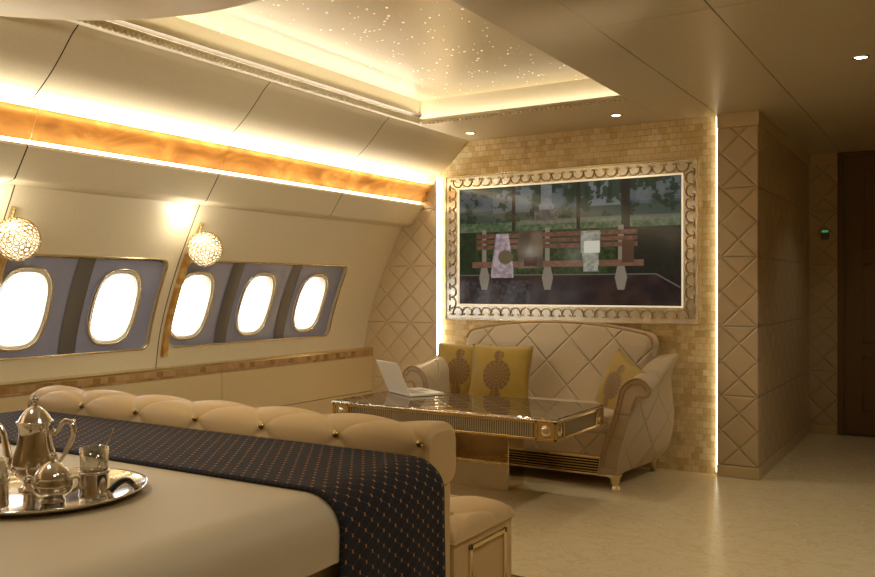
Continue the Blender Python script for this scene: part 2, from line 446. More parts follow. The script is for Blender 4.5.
WZ = 1.04
WY = [1.409, 1.944, 2.479, 3.014, 3.548, 4.084, 4.620]
bays = [(1.255, 2.205, [1.409, 1.944]), (2.335, 3.28, [2.479, 3.014]), (3.42, 4.90, [3.548, 4.084, 4.620])]
cells = [(1.19, 2.27), (2.27, 3.35), (3.35, YQ)]
ZP0, ZP1 = .80, 1.30
lin_mb = MB(); gray = MB(); bandmb = MB(); rimg = MB()
fl = lambda y, z: XZ(z)
def fg(wins):
    def f(y, z):
        d = min(abs(y-w) for w in wins); return XZ(z)-.028+.012*max(0, math.cos(min(d/.235, 1)*PI/2))
    return f
for (y0, y1, wins), (c0, c1) in zip(bays, cells):
    hole = rrect(y0, y1, ZP0, ZP1, .05)
    # lining around hole, narrow columns so the curve is kept
    out = to_rect(((y0+y1)/2, 1.05), hole, c0, c1, .69, 1.603)
    ring(lin_mb, hole, out, fl, 10)
    g = fg(wins)
    wallrim(lin_mb, hole, fl, lambda y, z: XZ(z)-.035)
    cc = MB(); cc.tube([(XZ(z)+.002, y, z) for y, z in hole], .006, 6, closed=True); rimg.add(cc.v, cc.f, True)
    # gray panel: one cell per window
    edges = [y0-.01]+[(a+b)/2 for a, b in zip(wins, wins[1:])]+[y1+.01]
    for w, e0, e1 in zip(wins, edges, edges[1:]):
        ov = []
        for i in range(48):
            a = 2*PI*i/48; ca, sa = math.cos(a), math.sin(a)
            ov.append((w+.137*math.copysign(abs(ca)**.72, ca), WZ+.19*math.copysign(abs(sa)**.72, sa)))
        ring(gray, ov, to_rect((w, WZ), ov, e0, e1, ZP0-.01, ZP1+.01), g, 8)
    for e in edges[1:-1]:
        e += .035
        bandmb.grid(lambda u, v: (XZ(.795+.51*v)-.024+.004*math.sin(PI*u), e-.05+.1*u, .795+.51*v), 7, 14)
lin_mb.grid(lambda u, v: (XZ(.69+.913*v), YB+(1.19-YB)*u, .69+.913*v), 2, 14)
wl = struct('wall_left', lin_mb, 'lining')
struct('trim_1', rimg, 'pgold')
struct('trim_2', gray, 'gray')
struct('trim_3', bandmb, 'band')
# windows: reveal, rim, pane
for i, w in enumerate(WY):
    root = bpy.data.objects.new('window_%d' % (i+1), None); C.objects.link(root); root.location = (XZ(WZ), w, WZ); root['kind'] = 'structure'
    def oval(sy, sz, n=48):
        o_ = []
        for q in range(n):
            a = 2*PI*q/n; ca, sa = math.cos(a), math.sin(a)
            o_.append((w+sy*math.copysign(abs(ca)**.72, ca), WZ+sz*math.copysign(abs(sa)**.72, sa)))
        return o_
    loops = []
    for sy, sz, dx in ((.146, .199, -.012), (.143, .196, .0), (.136, .189, .002), (.131, .184, -.006), (.128, .18, -.012), (.125, .177, -.022), (.120, .171, -.036), (.118, .169, -.045)):
        loops.append([(XZ(z)+dx-.008, y, z) for y, z in oval(sy, sz)])
    m = MB(); m.loft(loops, True, False); part('window_frame', m, 'reveal', root)
    m = MB(); m.tube([(XZ(z)-.006, y, z) for y, z in oval(.146, .199)], .006, 6, closed=True)
    m.tube([(XZ(z)-.011, y, z) for y, z in oval(.1285, .181)], .003, 6, closed=True); part('window_rim', m, 'pgold', root)
    m = MB(); lp = [(XZ(z)-.05, y, z) for y, z in oval(.121, .172)]; m.add(lp, [tuple(range(len(lp)))], False); part('pane', m, 'pane', root)

# lower wall: ledge + mosaic edge + cream panels
m = MB(); m.box(-3.955, -3.857, YB, YQ, .672, .69); struct('window_sill', m, 'pgold', bevel=.004)['kind'] = 'structure'
m = MB(); m.box(-3.95, -3.862, YB, YQ, .628, .672); struct('trim_4', m, 'mosaicY')
m = MB()
for a_, b_ in ((YB, 1.3), (1.304, 2.76), (2.764, 3.79), (3.794, YQ)):
    m.box(-3.95, -3.866, a_, b_, .36, .626); m.box(-3.95, -3.866, a_, b_, 0, .356)
struct('baseboard_left', m, 'panel', bevel=.003)
m = MB(); m.box(-3.95, -3.872, YB, YQ, 0, .628); struct('trim_5', m, 'dark')
m = MB(); m.box(-3.866, -3.858, 3.77, 3.82, .398, .418)
tag(mk('wall_clip', m, 'blue', bevel=.002), 'small blue clip on the cream lower wall panel above the bed end', 'clip')

# upper panel and lower bin with seams
UP = [(-3.03, 2.2), (-3.06, 2.172), (-3.098, 2.135), (-3.137, 2.098), (-3.172, 2.06), (-3.208, 2.028), (-3.25, 1.997), (-3.299, 1.970), (-3.36, 1.925), (-3.43, 1.893), (-3.54, 1.868)]
LO = [(-3.50, 1.742), (-3.405, 1.752), (-3.400, 1.745), (-3.488, 1.621), (-3.497, 1.612), (-3.53, 1.605), (-3.588, 1.599)]
def interp(P_, n):
    o_ = []
    for i in range(len(P_)-1):
        p0, p1, p2, p3 = P_[max(i-1, 0)], P_[i], P_[i+1], P_[min(i+2, len(P_)-1)]
        for k_ in range(n):
            t = k_/n
            o_.append(tuple(.5*((2*p1[c])+(-p0[c]+p2[c])*t+(2*p0[c]-5*p1[c]+4*p2[c]-p3[c])*t*t+(-p0[c]+3*p1[c]-3*p2[c]+p3[c])*t**3) for c in (0, 1)))
    return o_+[P_[-1]]
UP = [(-3.03, 2.2), (-3.075, 2.165), (-3.137, 2.10), (-3.208, 2.032), (-3.299, 1.962), (-3.40, 1.895), (-3.54, 1.82)]
UP = interp(UP, 5)[:31]
seamU = [YB, -.9, .13, 1.16, 2.19, 3.31, 4.38, YQ+.03]
seamL = [YB, -.9, .12, 1.14, 2.21, 3.31, 4.38, YQ]
m = MB(); m2 = MB()
for a_, b_ in zip(seamU, seamU[1:]):
    m.grid(lambda u, v: (UP[int(round(v*30))][0], a_+.003+(b_-a_-.006)*u, UP[int(round(v*30))][1]), 2, 31)
m2.grid(lambda u, v: (UP[int(round(v*30))][0]-.01, YB+(YQ-YB)*u, UP[int(round(v*30))][1]+.01), 2, 31)
for a_, b_ in zip(seamL, seamL[1:]):
    m.grid(lambda u, v: (LO[int(round(v*6))][0], a_+.003+(b_-a_-.006)*u, LO[int(round(v*6))][1]), 2, 7, smooth=False)
m2.grid(lambda u, v: (LO[int(round(v*6))][0]-.012, YB+(YQ-YB)*u, LO[int(round(v*6))][1]+.006), 2, 7)
m2.add([(-3.6, YB, 1.60), (-3.6, YQ, 1.60), (-3.6, YQ, 1.95), (-3.6, YB, 1.95)], [(0, 1, 2, 3)])
struct('trim_6', m, 'lining'); struct('trim_7', m2, 'dark')
# outer skin keeps sky light out behind linings
m = MB()
m.add([(-3.62, YB, 1.94), (-3.62, YW+.1, 1.94), (-3.0, YW+.1, 2.26), (-3.0, YB, 2.26)], [(0, 1, 2, 3)])
m.add([(-3.62, YB, 1.59), (-3.62, YW+.1, 1.59), (-3.62, YW+.1, 1.95), (-3.62, YB, 1.95)], [(0, 1, 2, 3)])
struct('trim_8', m, 'dark')
# onyx valance segments
names = ['leftmost amber onyx light valance panel, mostly cut off by the picture edge', 'long amber backlit onyx valance panel above the ball lamps',
         'amber backlit onyx valance panel left of the joint nearest the screen wall', 'amber backlit onyx valance panel touching the quilted screen wall']
segs = [(1.14, 2.215), (2.22, 3.315), (3.32, 4.385), (4.39, YQ-.005)]
VA = [(-3.325, 1.898), (-3.36, 1.835), (-3.396, 1.772)]
segs = [(YB, 1.135)]+segs
names = ['amber onyx light valance panel behind the viewer']+names
for (a_, b_), nm in zip(segs, names):
    m = MB(); m.prism_y([(-3.325, 1.898), (-3.363, 1.838), (-3.396, 1.772), (-3.402, 1.775), (-3.369, 1.84), (-3.331, 1.901)], a_, b_)
    if 'behind' in nm: struct('trim_9', m, 'onyx'); continue
    t_ = tag(mk('onyx_valance', m, 'onyx'), nm, 'light panel', 'amber onyx valance panels')
m = MB(); m.box(-3.45, -3.425, YB, YQ-.01, 1.752, 1.79); struct('trim_18', m, 'ledsoft')
# LED strip bodies (in the cove)
def led(name, x0, x1, y0, y1, z0, z1, mat='led'):
    m = MB(); m.box(x0, x1, y0, y1, z0, z1); return struct(name, m, mat)

# ------------------------------------------------------------------ end wall
m = MB()
# quilted panel left of the slot: polygon under the curved lining
poly = [(-3.945, .0), (-3.945, .69)]+[(XZ(z)-.002, z) for z in (.8, .9, 1.0, 1.1, 1.2, 1.3, 1.4, 1.5, 1.6)]+[(-3.605, 1.60), (-3.605, 1.94), (-3.31, 1.985), (-3.29, 1.975), (-3.29, 0)]
m.prism_y(poly, YQ, YW+.05); struct('wall_end_left', m, 'quiltL')
m = MB(); m.box(-3.32, -1.27, YW, YW+.04, 0, 2.22); m.add([(-3.6, YW+.005, 1.9), (-3.0, YW+.005, 1.9), (-3.0, YW+.005, 2.3), (-3.6, YW+.005, 2.3)], [(0, 1, 2, 3)])
struct('wall_end', m, 'mosaic')
# quilted pier on the right
m = MB(); m.box(-1.285, -1.045, YQ, YW+.05, .07, 2.115); struct('wall_pier_front', m, 'quiltX', bevel=.008)
m = MB(); m.box(-1.20, -1.045, YW+.051, 7.33, .07, 2.115); struct('wall_pier_side', m, 'quiltY', bevel=.004)
m = MB(); m.box(-1.1, -.845, 7.335, 7.42, .07, 2.115); struct('wall_back', m, 'quiltX')
m = MB(); m.box(-1.285, -1.04, YQ-.005, YW+.05, 2.115, 2.2); m.box(-1.2, -1.04, YW+.051, 7.329, 2.115, 2.2); m.box(-1.1, -.845, 7.33, 7.42, 2.115, 2.2)
struct('trim_10', m, 'panel', bevel=.002)
m = MB(); m.box(-1.285, -1.038, YQ-.007, YW+.05, 0, .07); m.box(-1.2, -1.038, YW+.051, 7.327, 0, .07); m.box(-1.1, -.845, 7.328, 7.42, 0, .07)
struct('baseboard_pier', m, 'panel', bevel=.003)
# LED strips grazing the mosaic
m = MB(); m.box(-3.291, -3.283, YQ+.008, YW-.003, .02, 1.955); struct('trim_11', m, 'led')
m = MB(); m.box(-1.293, -1.286, YQ+.012, YW-.003, .02, 2.19); struct('trim_12', m, 'led2')

# floor, ceilings, other walls
m = MB(); m.box(-3.96, XR+.1, YB-.1, 7.5, -.08, 0); struct('floor', m, 'floor')
m = MB(); m.box(-3.8, -.9, 2.66, 3.072, 0, .003); struct('trim_13', m, 'gold')
TX0, TX1, TY0, TY1 = -2.955, -1.60, 1.9, 4.63
m = MB()
m.box(-3.03, -1.283, YB, TY0, H, H+.04)
m.box(-1.60, -1.283, TY0, YW+.04, H, H+.04)
m.box(-3.03, -1.60, 4.735, YW+.04, H, H+.04)
for (x0, x1, y0, y1) in ((-1.279, -.817, YB, 3.318), (-1.279, -.817, 3.322, 7.42), (-.813, XR, YB, 3.318), (-.813, XR, 3.322, 7.42)):
    m.box(x0, x1, y0, y1, H, H+.04)
struct('ceiling', m, 'ceil', bevel=.0015)
m = MB(); m.box(-3.05, XR+.1, YB-.1, TY0-.1, H+.03, H+.1); m.box(-1.5, XR+.1, TY0-.1, 7.5, H+.03, H+.1); m.box(-3.3, -1.4, 4.9, 7.5, H+.03, H+.1)
struct('ceiling_void', m, 'dark')
# tray: cornice, riser, star panel
m = MB()
# left cornice sloped profile  (x,z)
m.prism_y([(-3.035, 2.2), (-2.978, 2.2), (-2.955, 2.207), (-2.955, 2.221), (-3.035, 2.221)], TY0, 4.628)
m.prism_x([(4.735, 2.2), (4.70, 2.2), (4.655, 2.2), (4.63, 2.207), (4.63, 2.221), (4.735, 2.221)], -3.035, -1.60)
m.box(-1.61, -1.599, TY0, 4.627, 2.201, 2.225)
struct('trim_14', m, 'ceil')
m = MB()
y = TY0+.02
while y < 4.62:
    m.sphere((-2.966, y, 2.200), .0135, 8, 6); y += .028
x = -2.96
while x < -1.63:
    m.box(x, x+.017, 4.645, 4.672, 2.192, 2.202); x += .03
struct('trim_15', m, 'lining')
m = MB()
zt = 2.35
def riser(a0, b0, a1, b1):
    pass
def cove(u, v, side):
    # quarter cove from (out, 2.235) to (in, zt)
    a_ = v*PI/2; off = .035*(1-math.sin(a_*1)); z = 2.225+(zt-2.225)*v
    return off, z
x0, x1, y0, y1 = -3.03, -1.55, TY0-.1, 4.71
m.add([(x0, y0, 2.225), (x0, y1, 2.225), (x0+.03, y1-.03, zt), (x0+.03, y0, zt)], [(0, 1, 2, 3)])
m.add([(x0, y1, 2.225), (x1, y1, 2.225), (x1-.03, y1-.03, zt), (x0+.03, y1-.03, zt)], [(0, 1, 2, 3)])
m.add([(x1, y0, 2.225), (x1, y1, 2.225), (x1-.03, y1-.03, zt), (x1-.03, y0, zt)], [(0, 1, 2, 3)])
m.add([(x0, y0, 2.225), (x1, y0, 2.225), (x1-.03, y0, zt), (x0+.03, y0, zt)], [(0, 1, 2, 3)])
struct('trim_16', m, 'lining')
m = MB(); m.box(x0-.1, x1+.05, y0-.1, y1+.1, zt, zt+.03); struct('ceiling_star', m, 'star')
# disc canopy over the bed
m = MB(); r_ = 1.095
m.lathe([(0.0001, 2.15), (r_-.03, 2.15), (r_-.008, 2.153), (r_, 2.163), (r_, 2.2), (0.0001, 2.2)], (-2.23, 1.17, 0), 96)
struct('ceiling_canopy', m, 'lining')
# remaining walls
m = MB(); m.box(XR, XR+.06, YB, 7.45, 0, 2.22); struct('wall_right', m, 'panel')
m = MB(); m.box(-3.96, XR+.06, YB-.06, YB, 0, 2.26); struct('wall_front', m, 'panel')
m = MB(); m.box(.2, XR, 7.36, 7.42, 0, 2.22); m.box(-.845, .2, 7.42, 7.46, 0, 2.22); struct('wall_corridor', m, 'panel')
# door
root = bpy.data.objects.new('door_1', None); C.objects.link(root); root.location = (-.35, 7.37, 0); root['kind'] = 'structure'
m = MB(); m.box(-.80, .1, 7.36, 7.41, .008, 2.165); part('door_leaf', m, 'wood', root, bevel=.003)
m = MB()
for z0_, z1_ in ((.2, .62), (.72, 1.33), (1.43, 2.03)):
    for a_, b_, c_, d_ in ((-.67, -.03, z0_, z0_+.018), (-.67, -.03, z1_-.018, z1_), (-.67, -.652, z0_, z1_), (-.048, -.03, z0_, z1_)):
        m.box(a_, b_, 7.352, 7.362, c_, d_)
part('door_moulding', m, 'wood', root, bevel=.003)
m = MB(); m.box(-.845, -.80, 7.345, 7.42, 0, 2.2); m.box(.1, .2, 7.345, 7.42, 0, 2.2); m.box(-.8, .1, 7.345, 7.42, 2.165, 2.2)
part('door_frame', m, 'wood', root, bevel=.004)
m = MB(); m.tube([(.02, 7.36, 1.0), (.02, 7.31, 1.0), (-.1, 7.31, 1.0)], .009); part('door_handle', m, 'pgold', root)
# keypad
root = thing('door_keypad', 'small black keypad with a green display on the quilted wall by the brown door', 'keypad', (-.93, 7.333, 1.57))
m = MB(); m.box(-.957, -.903, 7.318, 7.336, 1.525, 1.60); part('body', m, 'black', root, bevel=.003)
m = MB(); m.box(-.953, -.907, 7.315, 7.32, 1.578, 1.597); part('display', m, 'green', root)
for i in range(3):
    for j in range(3):
        m = MB(); m.box(-.951+.016*i, -.939+.016*i, 7.315, 7.319, 1.532+.015*j, 1.541+.015*j); part('key', m, 'laptopkey', root)

# ------------------------------------------------------------------ television and frame
fx0, fx1, fz0, fz1 = -3.212, -1.40, .918, 1.945
sx0, sx1, sz0, sz1 = -3.103, -1.502, 1.03, 1.85
root = thing('screen_frame', 'wide mirrored frame with raised scroll border around the television on the mosaic wall', 'frame', ((fx0+fx1)/2, YW, (fz0+fz1)/2))
m = MB()
yf0, yf1 = 5.362, 5.39
m.box(fx0, fx1, yf0, yf1, sz1, fz1); m.box(fx0, fx1, yf0, yf1, fz0, sz0); m.box(fx0, sx0, yf0, yf1, sz0, sz1); m.box(sx1, fx1, yf0, yf1, sz0, sz1)
part('mirror_border', m, 'fmirror', root)
m = MB()
for (a_, b_, c_, d_) in ((fx0, fx1, fz1-.006, fz1+.004), (fx0, fx1, fz0-.004, fz0+.006), (fx0-.004, fx0+.006, fz0, fz1), (fx1-.006, fx1+.004, fz0, fz1),):
    m.box(a_, b_, yf0-.008, yf0+.01, c_, d_)
part('outer_bead', m, 'pgold', root, bevel=.002)
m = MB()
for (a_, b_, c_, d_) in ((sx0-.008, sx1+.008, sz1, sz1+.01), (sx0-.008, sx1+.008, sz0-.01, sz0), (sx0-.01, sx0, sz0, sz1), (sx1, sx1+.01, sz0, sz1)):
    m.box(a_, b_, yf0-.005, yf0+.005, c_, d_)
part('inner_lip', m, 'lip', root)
# scroll ornament
def scrolls(m, p0, p1, inward, n):
    p0 = Vector(p0); p1 = Vector(p1); d = (p1-p0)/n; u = d.normalized(); w = Vector(inward)
    L = d.length; r = L*.36; yy = Vector((0, -.006, 0))
    for i in range(n+1):
        c = p0+d*i+yy
        m.tube([c-u*L*.27-w*.014, c-u*L*.16-w*.02, c+u*L*.16-w*.02, c+u*L*.27-w*.014], .0045, 6)
        m.tube([c-w*.02, c+w*.004], .005, 6)
        if i < n:
            cc = c+d*.5
            pts = [cc+u*(-math.cos(a)*L*.46)+w*(math.sin(a)*r*1.1+.002) for a in [PI*q/8 for q in range(9)]]
            m.tube(pts, .0045, 6)
m = MB(); yy = yf0
bx = .052
scrolls(m, (fx0+.06, yy, fz1-.045), (fx1-.06, yy, fz1-.045), (0, 0, -1), 22)
scrolls(m, (fx0+.06, yy, fz0+.055), (fx1-.06, yy, fz0+.055), (0, 0, 1), 22)
scrolls(m, (fx0+.05, yy, fz0+.08), (fx0+.05, yy, fz1-.08), (1, 0, 0), 11)
scrolls(m, (fx1-.045, yy, fz0+.08), (fx1-.045, yy, fz1-.08), (-1, 0, 0), 11)
part('scroll_border', m, 'scroll', root)

root = thing('television', 'flat television showing a dim park bench picture, inside the mirrored frame', 'television', ((sx0+sx1)/2, 5.375, 1.44))
m = MB(); m.box(sx0+.001, sx1-.001, 5.368, 5.389, sz0+.001, sz1-.001); part('body', m, 'black', root)
# picture
def pic(u, v):
    n1 = noise.fractal(Vector((u*14, v*9, 1.3)), 1.0, 2.0, 4)
    n2 = noise.fractal(Vector((u*55, v*32, 4.7)), 1.0, 2.0, 3)
    n3 = noise.noise(Vector((u*5, v*3, 9)))
    def mixc(a, b, t): t = max(0, min(1, t)); return tuple(x+(y-x)*t for x, y in zip(a, b))
    # far background
    if v > .62:
        c = (54, 60, 50)
        if v > .8: c = mixc((70, 76, 78), (40, 46, 42), .5+n1*1.3)
        if .17 < u < .36 and v > .78: c = mixc(c, (96, 98, 96), .55)
        if .58 < u < .76 and v > .8:
            c = mixc(c, (104, 104, 102), .7)
            if int(u*60) % 3 == 0 and v > .86: c = (52, 56, 58)
        if u > .82 and v > .83: c = mixc(c, (92, 90, 86), .5)
        if n1+n2*.5 > .12-(.25 if v > .9 else 0): c = mixc(c, (30, 40, 24), .75)
        if v < .7: c = mixc((84, 88, 70), (50, 66, 38), .5+n2)
        if .67 < v < .715 and u > .3: c = mixc(c, (96, 92, 80), .6)
        for tu, tw in ((.27, .008), (.57, .008), (.775, .017)):
            if abs(u-tu) < tw: c = (38, 32, 26)
        # monument
        hw = .026 if v > .84 else (.034 if v > .79 else .055)
        if abs(u-.425) < hw and v > .7: c = mixc((98, 100, 102), (80, 80, 80), .4+n2*.6) if v > .79 else mixc((86, 80, 72), (62, 58, 52), .5+n2)
    elif v > .24:
        c = mixc((30, 38, 22), (48, 58, 30), .5+n2*1.2)
        if u > .74: c = mixc(c, (30, 26, 22), .8)
        if u < .08: c = mixc(c, (24, 30, 20), .5)
    else:
        c = mixc((50, 36, 30), (34, 26, 24), .5+n1)
        if v < .2 and u < .35: c = mixc(c, (66, 62, 62), .25+n2*.6)
    if abs(v-(.245-(max(0, u-.9))*1.1)) < .006: c = (86, 78, 68)
    # bench
    wood = mixc((98, 66, 50), (76, 50, 38), .5+n2); conc = (110, 100, 86)
    for bu in (.125, .43, .755):
        if abs(u-bu) < .011 and .3 < v < .64: c = conc
        if abs(u-bu-.0) < .026-.012*abs(v-.22)/.1 and .12 < v < .33: c = conc
    if .085 < u < .825:
        for bv in (.585, .535, .485):
            if abs(v-bv) < .018: c = wood
    if .065 < u < .85 and abs(v-.335+(.0 if u < .5 else 0)) < .024: c = mixc(wood, (120, 88, 70), .3)
    # draped coats and bags left on the bench
    def ell(cu, cv, ru, rv): return ((u-cu)/ru)**2+((v-cv)/rv)**2
    if .16 < u < .27 and .22 < v < .6 and abs(u-.215) < .03+.03*(1-(v-.22)/.38): c = mixc((150, 132, 134), (112, 98, 100), .5+n2)
    if ell(.23, .40, .036, .06) < 1: c = (84, 72, 50)
    if .29 < u < .41 and .3 < v < .62: c = mixc((92, 76, 58), (62, 50, 40), .5+n1)
    if .32 < u < .38 and .32 < v < .4: c = (60, 34, 28)
    if .57 < u < .68 and .27 < v < .6 and abs(u-.625) < (.042 if v > .42 else .034)+.004*n1: c = mixc((138, 136, 122), (104, 102, 92), .5+n2)
    if .595 < u < .665 and .42 < v < .52: c = (176, 172, 156)
    if .76 < u < .81 and .34 < v < .52: c = (70, 50, 36)
    return c
NU, NV = 420, 216
vs = []; fs = []; cols = []
for i in range(NU+1):
    for j in range(NV+1):
        vs.append((sx0+.004+(sx1-sx0-.008)*i/NU, 5.3665, sz0+.004+(sz1-sz0-.008)*j/NV))
for i in range(NU):
    for j in range(NV):
        fs.append((i*(NV+1)+j, (i+1)*(NV+1)+j, (i+1)*(NV+1)+j+1, i*(NV+1)+j+1)); cols.append(pic((i+.5)/NU, (j+.5)/NV))
m = MB(); m.add(vs, fs, False)
scr = part('screen', m, 'screen', root)
ca = scr.data.color_attributes.new('Col', 'FLOAT_COLOR', 'CORNER')
buf = []
for c in cols: buf += list(lin(c))*4
ca.data.foreach_set('color', buf)

# ------------------------------------------------------------------ bed
root = thing('bed', 'large bed with tufted cream leather footboard and taupe coverlet', 'bed', (-2.26, 1.0, 0))
def sqz(x, z): return x, z
def bed_section(inset=0):
    x0, x1, zt_, zb = -3.24+inset, -1.248-inset, .65-inset, .50
    pts = []
    r = .11
    pts.append((x0, zb))
    for i in range(9): a = PI-PI/2*i/8; pts.append((x0+r+r*math.cos(a), zt_-r*.8+r*.8*math.sin(a)))
    for i in range(9): a = PI/2-PI/2*i/8; pts.append((x1-r+r*math.cos(a), zt_-r*.8+r*.8*math.sin(a)))
    pts.append((x1, zb))
    return pts
m = MB(); pts = bed_section()
n = 40
def bedf(u, v):
    k_ = u*(len(pts)-1); i = int(k_); i = min(i, len(pts)-2); t = k_-i
    x = pts[i][0]+(pts[i+1][0]-pts[i][0])*t; z = pts[i][1]+(pts[i+1][1]-pts[i][1])*t
    y = -.25+(2.055+.25)*v
    if z < .58 and x > -2: x += .006*math.sin(y*14)*(0.58-z)/.14
    return (x, y, z)
m.grid(bedf, len(pts), 60)
m.box(-3.2, -1.27, -.24, 2.05, .492, .51)
part('coverlet', m, 'cover', root)
m = MB(); m.box(-3.17, -1.285, -.2, 2.12, .02, .495); part('bed_base', m, 'base', root, bevel=.01)
# footboard roll
rx0, rx1 = -3.22, -1.312
yc, zc, ry, rz = 2.172, .640, .095, .098
def sec(a):   # superellipse cross section
    ca, sa = math.cos(a), math.sin(a); p = .62
    return yc+ry*math.copysign(abs(ca)**p, ca), zc+rz*math.copysign(abs(sa)**p, sa)
arc = [0]; NA = 96
for i in range(NA):
    p = sec(2*PI*i/NA); q = sec(2*PI*(i+1)/NA); arc.append(arc[-1]+math.hypot(p[0]-q[0], p[1]-q[1]))
# button row reference: side facing the camera (a = PI) around z=.69
ibtn = min(range(NA//4, NA//2+1), key=lambda i: abs(sec(2*PI*i/NA)[1]-.692)); S0 = arc[ibtn]
PX, PS = .305, .30
def tuft(x, s):
    s_ = (x+1.335)/PX+(s-S0)/PS; t_ = (x+1.335)/PX-(s-S0)/PS
    a_ = abs(math.sin(PI*s_)); b_ = abs(math.sin(PI*t_))
    h = .017*(min(a_, b_)**.42)*(.5+.5*max(a_, b_))
    # button dimple
    i_ = round((x+1.335)/PX*2)/2; 
    return h
NX = 330
m = MB()
vs = []
for i in range(NX+1):
    x = rx0+(rx1-rx0)*i/NX
    e = min(1, (rx1-x)/.03); e2 = min(1, (x-rx0)/.035)
    ee = math.sqrt(max(0, 1-(1-e)**2))*math.sqrt(max(0, 1-(1-e2)**2))
    for j in range(NA):
        a = 2*PI*j/NA; y, z = sec(a); nn = Vector((y-yc, z-zc)).normalized()
        h = (tuft(x, arc[j])-.012)*ee-.02*(1-ee)
        vs.append((x, y+nn.x*h, z+nn.y*h))
fs = [(i*NA+j, (i+1)*NA+j, (i+1)*NA+(j+1) % NA, i*NA+(j+1) % NA) for i in range(NX) for j in range(NA)]
m.add(vs, fs, True); m.add(vs[:NA], [tuple(range(NA))], False); m.add(vs[-NA:], [tuple(range(NA))], False)
fb = part('footboard', m, 'bed', root)
yb, zb = sec(2*PI*ibtn/NA)
for i in range(7):
    x = -1.335-PX*i
    if x < rx0+.03: break
    m = MB(); m.sphere((x, yb-.001, zb), .0125, 12, 8, (1, .7, 1)); part('button', m, 'gold', fb)
m = MB(); m.box(-3.2, -1.318, 2.125, 2.232, 0, .56); part('footboard_post', m, 'bed', root, bevel=.012)

# runner
root_r = None
path = []
x0_, x1_, zt_ = -3.255, -1.240, .662
r = .11
path.append((x0_-.004, .25)); path.append((x0_-.002, .45))
for i in range(9): a = PI-PI/2*i/8; path.append((x0_+r+r*math.cos(a), zt_-r*.8+r*.8*math.sin(a)))
for i in range(1, 20): path.append((x0_+r+(x1_-x0_-2*r)*i/20, zt_))
for i in range(9): a = PI/2-PI/2*i/8; path.append((x1_-r+r*math.cos(a), zt_-r*.8+r*.8*math.sin(a)))
for z in (.5, .45, .4, .35, .3, .25, .22): path.append((x1_+(.55-z)*.03, z))
cum = [0]
for p, q in zip(path, path[1:]): cum.append(cum[-1]+math.hypot(p[0]-q[0], p[1]-q[1]))
m = MB(); ys = [1.60, 1.598, 1.602, 1.61, 1.63]+[1.63+(2.062-1.63)*i/24 for i in range(1, 25)]
zo = [-.011, -.005, 0, .001, .001]+[0]*24
vs = []; uvs = []
for i, (x, z) in enumerate(path):
    p = path[max(i-1, 0)]; q = path[min(i+1, len(path)-1)]
    t = Vector((q[0]-p[0], q[1]-p[1])).normalized(); nrm = Vector((-t.y, t.x))
    for y, o_ in zip(ys, zo):
        w = 0
        if z < .58 and x > -2: w = .007*math.sin(y*30+1)*(.58-z)/.3
        vs.append((x+nrm.x*o_+w, y-(.0 if z > .6 else (0.6-z)*.02), z+nrm.y*o_)); uvs.append((cum[i], y))
ny = len(ys)
fs = [(i*ny+j, (i+1)*ny+j, (i+1)*ny+j+1, i*ny+j+1) for i in range(len(path)-1) for j in range(ny-1)]
m.add(vs, fs, True)
run = mk('bed_runner', m, 'runner')
l = run.data.uv_layers.new(name='UVMap')
for lp in run.data.loops: l.data[lp.index].uv = uvs[lp.vertex_index]
sd = run.modifiers.new('solid', 'SOLIDIFY'); sd.thickness = .008; sd.offset = -1
tag(run, 'dark navy bed runner with a fine orange dotted lattice, draped over the bed foot', 'bed runner')

# bench
root = thing('bench', 'low cream leather bench with tufted seat behind the bed footboard', 'bench', (-2.26, 2.44, 0))
m = MB(); m.box(-3.2, -1.312, 2.238, 2.632, 0.0, .385); part('body', m, 'bed', root, bevel=.012)
m = MB()
bx0, bx1, by0, by1 = -3.205, -1.306, 2.236, 2.637
def seatf(u, v):
    # superellipse pad
    a_ = (v-.5)*2; b_ = (u-.5)*2
    x = bx0+(bx1-bx0)*u; y = by0+(by1-by0)*v
    ex = min(x-bx0, bx1-x); ey = min(y-by0, by1-y)
    rr = .035
    fx = math.sqrt(max(0, 1-(1-min(ex/rr, 1))**2)); fy = math.sqrt(max(0, 1-(1-min(ey/rr, 1))**2))
    s_ = (x+1.42)/.305+(y-2.40)/.30; t_ = (x+1.42)/.305-(y-2.40)/.30
    a2 = abs(math.sin(PI*s_)); b2 = abs(math.sin(PI*t_))
    h = .02*(min(a2, b2)**.5)*(.5+.5*max(a2, b2))
    return (x, y, .372+.034*fx*fy+h*fx*fy)
m.grid(seatf, 300, 60); m.box(bx0, bx1, by0, by1, .366, .3725)
st_ = part('seat', m, 'bed', root)
m = MB(); m.tube([(bx0, by0, .368), (bx1, by0, .368), (bx1, by1, .368), (bx0, by1, .368)], .003, 6, closed=True); part('piping', m, 'bed', st_)
for i in range(6):
    m = MB(); m.sphere((-1.42-.305*i, 2.40, .406), .0125, 12, 8, (1, 1, .7)); part('button', m, 'gold', st_)
m = MB()
for (a_, b_, c_, d_) in ((2.325, 2.575, .325, .343), (2.325, 2.575, .06, .078), (2.325, 2.343, .06, .343), (2.557, 2.575, .06, .343)):
    m.box(-1.314, -1.304, a_, b_, c_, d_)
part('side_moulding', m, 'pgold', root, bevel=.003)

